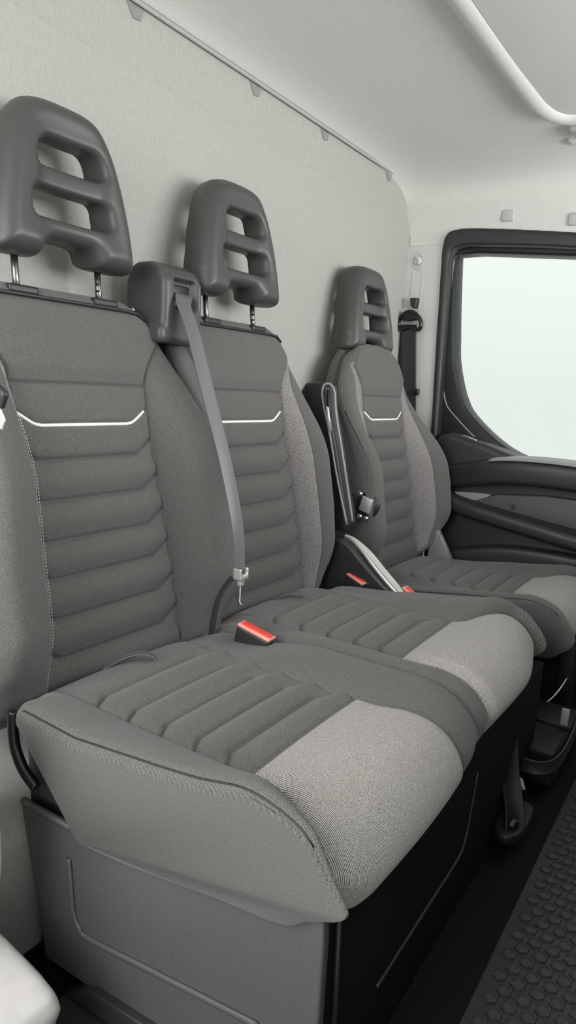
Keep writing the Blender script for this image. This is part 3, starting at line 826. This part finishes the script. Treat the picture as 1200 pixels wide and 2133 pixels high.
# overhead console edge: a padded roll that turns the corner, with a smooth tray beyond
roll = catmull([(.535, -.25, 1.604), (.537, .8, 1.606), (.540, 1.5, 1.606), (.545, 1.80, 1.604), (.552, 1.93, 1.602), (.575, 2.005, 1.600), (.62, 2.035, 1.598), (.72, 2.04, 1.597), (1.0, 2.04, 1.597), (1.6, 2.04, 1.597)], 8)
struct('trim_3', tube(roll, .030, 16, flat=((0, 0, 1), .7)), M['headliner'], sh=0)
struct('trim_4', plate([(.556, -.25), (1.60, -.25), (1.60, 2.02), (.66, 2.02), (.60, 2.00), (.565, 1.94), (.557, 1.80)], [], 0, .02, .006), M['tray'])
tr = bpy.data.objects['trim_4']
for v in tr.data.vertices: v.co = Vector((v.co.x, v.co.z, 1.590 + v.co.y))
lamp = thing('ceiling_lamp', 'white ceiling lamp at the right edge of the roof corner', 'lamp', (.62, 2.13, 1.60))
obj('lamp_base', *box(.585, .72, 2.10, 2.19, 1.588, 1.606, .006), M['pillar'], lamp)
obj('lens', *box(.600, .70, 2.112, 2.178, 1.580, 1.592, .005), M['white'], lamp)
obj('rib', *box(.560, .60, 2.20, 2.24, 1.590, 1.612, .008), M['headliner'], lamp)

# far side: pillar trim
struct('wall_far', merge(plate([(-.02, 1.376), (.138, 1.376), (.140, 1.06), (.150, .82), (.160, .60), (.170, -.02), (-.02, -.02)], [], 2.398, 2.43, .006)), M['pillar'])
pe = obj('groove_frame', *merge(tube([(.026, 2.3975, 1.180), (.027, 2.3975, 1.285), (.032, 2.3975, 1.291), (.060, 2.3975, 1.291), (.065, 2.3975, 1.285), (.064, 2.3975, 1.180), (.060, 2.3975, 1.10)], .0016, 6)), M['pillar'], bpy.data.objects['wall_far'])
dk = [(.043 + .018 * math.cos(a), 2.396, 1.322 + .027 * math.sin(a)) for a in np.linspace(0, 2 * PI, 25)]
obj('round_cap', *merge(tube(dk, .0022, 6), tube([(.043, 2.397, 1.322), (.043, 2.392, 1.322)], .016, 20), tube(catmull([(.034, 2.391, 1.335), (.046, 2.390, 1.326), (.050, 2.390, 1.308)], 5), .003, 6), tube([(.037, 2.391, 1.322), (.037, 2.391, 1.312)], .0025, 6)), M['pillar'], bpy.data.objects['wall_far'])
for x_, z_, lab in ((.350, 1.452, 'left square blanking cap in felt above the far door'), (.565, 1.425, 'right square blanking cap in felt above the far door, cut by picture edge')):
    o = obj('blanking_cap', *box(x_ - .023, x_ + .023, 2.3895, 2.405, z_ - .020, z_ + .020, .007, rot=(.10, 'X')), M['cap'], loc=(x_, 2.39, z_))
    tag(o, lab, 'cap', 'square caps above the door')

# far door: seal, frame, glass, lower card
def ring_plate(outer, inner, y0, y1, bev=.004): return plate(outer, [inner], y0, y1, bev)
O_out = catmull([(.168, .40), (.158, .63), (.152, .80), (.142, 1.06), (.134, 1.28), (.132, 1.36), (.142, 1.402), (.172, 1.418), (.26, 1.418), (.57, 1.385), (1.1, 1.32), (1.35, 1.26)], 6) + [(1.40, .40)]
O_in = catmull([(.186, .42), (.182, .63), (.178, .80), (.170, 1.06), (.163, 1.28), (.163, 1.330), (.172, 1.352), (.20, 1.362), (.26, 1.362), (.57, 1.336), (1.1, 1.27), (1.33, 1.20)], 6) + [(1.38, .42)]
door = bpy.data.objects.new('door_1', None); C.objects.link(door); door.location = (.7, 2.45, .2); door['kind'] = 'structure'
obj('door_seal', *soften(ring_plate(O_out, O_in, 2.385, 2.44, .008), .006, 3), M['dark'], door)
W_glass = catmull([(.168, 1.345), (.178, 1.20), (.190, 1.071), (.203, .968), (.243, .848), (.296, .778), (.411, .692), (.52, .650), (.645, .630)], 6) + [(1.30, .60), (1.32, 1.20)] + [(.60, 1.318), (.25, 1.346)]
FR_out = catmull([(.150, .60), (.142, .80), (.133, 1.06), (.125, 1.30), (.125, 1.40), (.140, 1.44), (.26, 1.45), (.60, 1.44), (1.1, 1.40), (1.35, 1.36)], 5) + [(1.40, .58), (.6, .58)]
obj('window_frame', *plate(FR_out, [W_glass], 2.436, 2.52, .010), M['frameblack'], door)
# raised rubber sweep along the glass edge
ins = lambda d: catmull([(.168 - d, 1.345), (.178 - d, 1.20), (.190 - d, 1.071), (.203 - d, .968), (.243 - d, .843 - d * .3), (.296 - d * .7, .773 - d * .7), (.411 - d * .6, .687 - d), (.52, .645 - d), (.645, .625 - d)], 6)
obj('glass_run', *merge(tube([(p[0], 2.462, p[1]) for p in ins(.008)], .011, 8)), M['dark'], door)
hl = [(p[0], 2.436, p[1]) for p in catmull([(.162, 1.33), (.160, 1.20), (.163, 1.06), (.168, .90), (.184, .83), (.215, .790), (.318, .704), (.428, .648)], 6)]
obj('frame_highlight', *tube(hl, .0028, 6), M['greytrim'], door)  # grey bead stands in for the bright reflection along the frame
pane = bpy.data.objects.new('window_1', None); C.objects.link(pane); pane.location = (.7, 2.5, .9); pane['kind'] = 'structure'
obj('pane', *plate(W_glass, [], 2.497, 2.501, .0008), M['glass'], pane)
# door card
card_top = [(.180, .40), (.175, .66), (.205, .715), (.245, .728), (.30, .716), (.37, .700), (.47, .668), (.58, .655), (.70, .655), (1.40, .64), (1.40, .02), (.20, .02)]
dc = obj('door_card', *soften(plate(card_top, [], 2.345, 2.46, .018), .007, 4), M['dark'], door)
# curved shelf and armrest of the card
def sweep(path, sec):
    V, F = [], []; n = len(sec)
    for i, p in enumerate(path):
        for s in sec: V.append((p[0], p[1] + s[0], p[2] + s[1]))
    for i in range(len(path) - 1):
        for k_ in range(n): F.append((i * n + k_, i * n + (k_ + 1) % n, (i + 1) * n + (k_ + 1) % n, (i + 1) * n + k_))
    F.append(tuple(range(n))[::-1]); F.append(tuple((len(path) - 1) * n + k_ for k_ in range(n)))
    return V, F
sec = catmull([(.05, .012), (.0, .018), (-.035, .014), (-.048, .0), (-.048, -.040), (-.040, -.062), (0, -.068), (.05, -.066)], 3, closed=True)
top = catmull([(.20, 2.375, .575), (.30, 2.345, .608), (.40, 2.320, .630), (.52, 2.310, .645), (.70, 2.310, .645), (1.0, 2.31, .625), (1.40, 2.31, .60)], 8)
obj('door_shelf', *soften(sweep(top, sec), .005, 3), M['dark'], dc)
sh2 = [(p[0], p[1] - .002, p[2] + .020) for p in top if p[0] > .40]
obj('shelf_top', *sweep(sh2, [(.07, .0), (.07, .006), (-.034, .004), (-.044, -.002), (-.044, -.006)]), M['greytrim'], dc, label='grey shelf top with window light in its colour')  # light grey top, lightened to carry the window light on it
sec2 = catmull([(.05, .02), (-.01, .022), (-.038, .010), (-.042, -.015), (-.030, -.036), (.05, -.045)], 3, closed=True)
low = catmull([(.18, 2.345, .555), (.24, 2.335, .52), (.31, 2.325, .492), (.40, 2.318, .475), (.56, 2.312, .452), (.76, 2.305, .425), (1.1, 2.30, .39), (1.40, 2.30, .36)], 8)
obj('pocket_rail', *soften(sweep(low, sec2), .005, 3), M['dark'], dc)
obj('pocket_lining', *plate([(.36, .50), (.44, .535), (.60, .552), (1.3, .55), (1.3, .42), (.70, .455), (.50, .478)], [], 2.318, 2.35, .006), M['base'], dc)
obj('recess_corner', *plate([(.29, .525), (.31, .498), (.36, .484), (.385, .500), (.42, .530), (.36, .530)], [], 2.322, 2.35, .004), M['greytrim'], dc)
sharp(obj('round_cover', *tube([(.235, 2.345, .672), (.235, 2.3425, .672)], .014, 20), M['dark'], dc))
sharp(obj('round_cover', *tube([(.50, 2.319, .500), (.50, 2.3165, .500)], .010, 20), M['dark'], dc))
obj('grab_highlight', *tube(catmull([(.292, 2.342, .722), (.318, 2.339, .716), (.345, 2.337, .708)], 4), [.0015] * 4 + [.0025] * 4 + [.004], 8), M['palesteel'], dc)
obj('speaker_bulge', *soften(plate(catmull([(.22, .26), (.45, .36), (.8, .37), (1.2, .32), (1.3, .1), (.8, .04), (.3, .06)], 5, closed=True), [], 2.30, 2.36, .02), .007, 4), M['dark'], dc)

# floor, unseen front dash panel added to shade it, sill
struct('floor', box(-.02, 1.75, .20, 2.43, -.06, 0, 0), M['black'], smooth=False)
struct('wall_front_shade', merge(box(1.62, 1.70, -.1, 2.43, -.06, .82, .02), box(1.36, 1.72, .25, 2.43, .50, .86, .04)), M['dark'])
# floor mat with raised hexagon studs
mat = thing('floor_mat', 'black rubber floor mat with raised hexagon studs in front of the seats', 'mat', (1.25, 1.3, 0))
obj('mat_sheet', *box(.903, 1.60, .30, 2.30, .0, .006, .002), M['rubber'], mat)
V, F = [], []
px_, py_ = .0275, .0240
r_o = .0120
for iy in range(0, 83):
    for ix in range(0, 25):
        cx = .925 + ix * px_ + (px_ / 2 if iy % 2 else 0); cy_ = .32 + iy * py_
        if cx > 1.575 or cy_ > 2.27: continue
        base = len(V)
        for (rr_, zz) in ((r_o, .0058), (r_o * .93, .0098), (r_o * .74, .0100), (r_o * .68, .0078)):
            for q in range(6):
                a = math.radians(60 * q + 30)
                V.append((cx + rr_ * math.cos(a), cy_ + rr_ * 1.12 * math.sin(a), zz))
        for l in range(3):
            for q in range(6): F.append((base + l * 6 + q, base + l * 6 + (q + 1) % 6, base + (l + 1) * 6 + (q + 1) % 6, base + (l + 1) * 6 + q))
        F.append(tuple(base + 18 + q for q in range(6)))
st = obj('hexagon_studs', V, F, M['rubber'], mat, smooth=False); st['kind'] = 'stuff'

# near sill: beige trim block and black tread plate with a screw
struct('trim_5', soften(merge(plate([(.20, .10), (.30, .155), (.42, .163), (.50, .150), (.535, .138), (.545, .12), (.53, .08), (.52, -.05), (.20, -.05)], [], .30, .455, .015)), .006, 5), M['beige'])
struct('trim_6', soften(merge(plate([(.24, .20), (.424, .21), (.434, .26), (.430, .34), (.426, .42), (.424, .44), (.24, .44)], [], .30, .452, .008)), .007, 3), M['pillar'])
tp = thing('tread_plate', 'dark plastic sill plate with one screw at the bottom left', 'plate', (.6, .5, 0))
obj('plate', *soften(plate([(.44, .40), (.44, .54), (.452, .556), (.48, .556), (1.2, .556), (1.2, .40)], [], 0, .018, .004), .004, 2), M['dark'], tp)
po = bpy.data.objects['plate']
for v in po.data.vertices:
    a = v.co + Vector((.6, .5, 0)); v.co = Vector((a.x, a.z, a.y - .004)) - Vector((.6, .5, 0))
obj('screw', *merge(tube([(.4635, .543, .012), (.4635, .543, .018)], .009, 18), tube([(.4635, .543, .018), (.4635, .543, .0205)], [.006, .004], 14)), M['gloss'], tp)

# ================================================================== CLUTTER UNDER THE SEATS
an = thing('floor_anchor', 'black pressed steel seat anchor bolted to the floor under the bench front edge', 'bracket', (.80, 1.22, 0))
obj('anchor_foot', *soften(plate(catmull([(.775, .97), (.79, .93), (.815, .93), (.83, .97), (.825, 1.06), (.79, 1.06)], 4, closed=True), [], 0, .02, .005), .003, 2), M['deep'], an)
af = bpy.data.objects['anchor_foot']; o0 = Vector((.80, 1.22, 0))
for v in af.data.vertices:
    a = v.co + o0; v.co = Vector((a.x + .02, a.z + .22, a.y + .04)) - o0
obj('anchor_arm', *ribbon(catmull([(.835, 1.175, .05), (.825, 1.20, .085), (.800, 1.24, .13), (.780, 1.27, .20)], 6), [(.6, .8, 0)], .040, .010), M['deep'], an)
obj('anchor_bolt', *tube([(.828, 1.185, .055), (.828, 1.185, .075)], .012, 16), M['gloss'], an)
an.location = (.825, 1.275, 0)
bx_ = thing('storage_box', 'black box held by a strap on the floor beneath the driver seat front', 'box', (.83, 1.58, 0))
obj('box_body', *soften(box(.775, .875, 1.47, 1.70, .03, .115, .008), .004, 2), M['deep'], bx_)
obj('box_lid', *box(.770, .880, 1.60, 1.71, .112, .124, .004), M['deep'], bx_)
obj('strap', *ribbon(catmull([(.765, 1.49, .13), (.772, 1.43, .11), (.80, 1.415, .10), (.855, 1.415, .10), (.885, 1.45, .11), (.892, 1.55, .13), (.885, 1.68, .15)], 8), [(0, 0, 1)], .030, .004), M['dark'], bx_)
obj('clip', *box(.855, .872, 1.595, 1.605, .125, .165, .002), M['greytrim'], bx_)
tg = obj('paper_tag', *plate([(.815, .060), (.822, .073), (.829, .071), (.838, .050), (.832, .048), (.826, .058), (.822, .054)], [], 1.400, 1.402, .0006), M['white'], loc=(.825, 1.40, .06))
tag(tg, 'tiny white torn tag below the strap of the black floor box', 'tag')
cb = obj('cable', *tube(catmull([(.72, 1.66, .10), (.77, 1.68, .105), (.80, 1.74, .115), (.815, 1.82, .14), (.82, 1.90, .17), (.815, 1.98, .22)], 8), .003, 8), M['steel'], loc=(.78, 1.75, .1))
tag(cb, 'thin shiny cable arching above the floor below the driver seat', 'cable')
pd = thing('seat_pedestal_leg', 'dark metal foot curving to the floor at the right edge under driver seat', 'bracket', (.85, 1.85, 0))
obj('foot_bar', *tube(catmull([(.74, 1.75, .09), (.82, 1.72, .075), (.88, 1.74, .07), (.95, 1.80, .03)], 6), .012, 10), M['deep'], pd)
obj('upright', *box(.79, .83, 1.84, 1.88, .05, .23, .004), M['deep'], pd)

# ================================================================== CAMERA
f = 1430.; VY = np.array([960., 208.5, f]); yc_ = VY / np.linalg.norm(VY); h_ = np.array([1, -.06, 0.])
zc_ = np.cross(yc_, h_); zc_ /= np.linalg.norm(zc_)
if zc_[1] < 0: zc_ = -zc_
xc_ = np.cross(yc_, zc_)
if xc_[0] < 0: xc_ = -xc_
Mw = np.stack([xc_, yc_, zc_])        # rows: world axes in (right, up, forward)
cam = bpy.data.cameras.new('camera'); co = bpy.data.objects.new('camera', cam); C.objects.link(co)
R = Matrix(((Mw[0, 0], Mw[0, 1], -Mw[0, 2]), (Mw[1, 0], Mw[1, 1], -Mw[1, 2]), (Mw[2, 0], Mw[2, 1], -Mw[2, 2])))
co.matrix_world = Matrix.Translation((1.11, 0, .86)) @ R.to_4x4()
cam.sensor_fit = 'VERTICAL'; cam.sensor_height = 36; cam.lens = f / 2133 * 36; cam.clip_start = .02
scene.camera = co

# ================================================================== LIGHT
w = bpy.data.worlds.new('daylight'); scene.world = w; w.use_nodes = True
nt = w.node_tree; bg = nt.nodes['Background']
tc = node(nt, 'ShaderNodeTexCoord'); sp_ = node(nt, 'ShaderNodeSeparateXYZ'); nt.links.new(tc.outputs['Generated'], sp_.inputs[0])
rp = node(nt, 'ShaderNodeValToRGB'); nt.links.new(sp_.outputs['Z'], rp.inputs['Fac'])
rp.color_ramp.elements[0].position = 0; rp.color_ramp.elements[0].color = (.80, .86, .82, 1)
rp.color_ramp.elements[1].position = .25; rp.color_ramp.elements[1].color = (.95, .99, .96, 1)
nt.links.new(rp.outputs['Color'], bg.inputs['Color']); bg.inputs['Strength'].default_value = 1.46

def area(name, loc, target, size, power, col=(1, 1, 1), sy=None):
    l = bpy.data.lights.new(name, 'AREA'); l.energy = power; l.shape = 'RECTANGLE'; l.size = size; l.size_y = sy or size; l.color = col
    o = bpy.data.objects.new(name, l); C.objects.link(o); o.location = loc
    o.rotation_euler = (Vector(target) - Vector(loc)).to_track_quat('-Z', 'Y').to_euler()
    return o
# daylight from the open near door and through the windscreen
area('door_daylight', (.40, -.85, 1.35), (.45, 1.2, .50), 1.3, 45)
area('windscreen_daylight', (2.2, 1.6, 1.16), (.1, 1.7, 1.30), 1.6, 41, sy=.55)

scene.view_settings.view_transform = 'Standard'; scene.view_settings.look = 'None'
scene.view_settings.gamma = 1; scene.view_settings.use_curve_mapping = False
scene.view_settings.exposure = -0.16
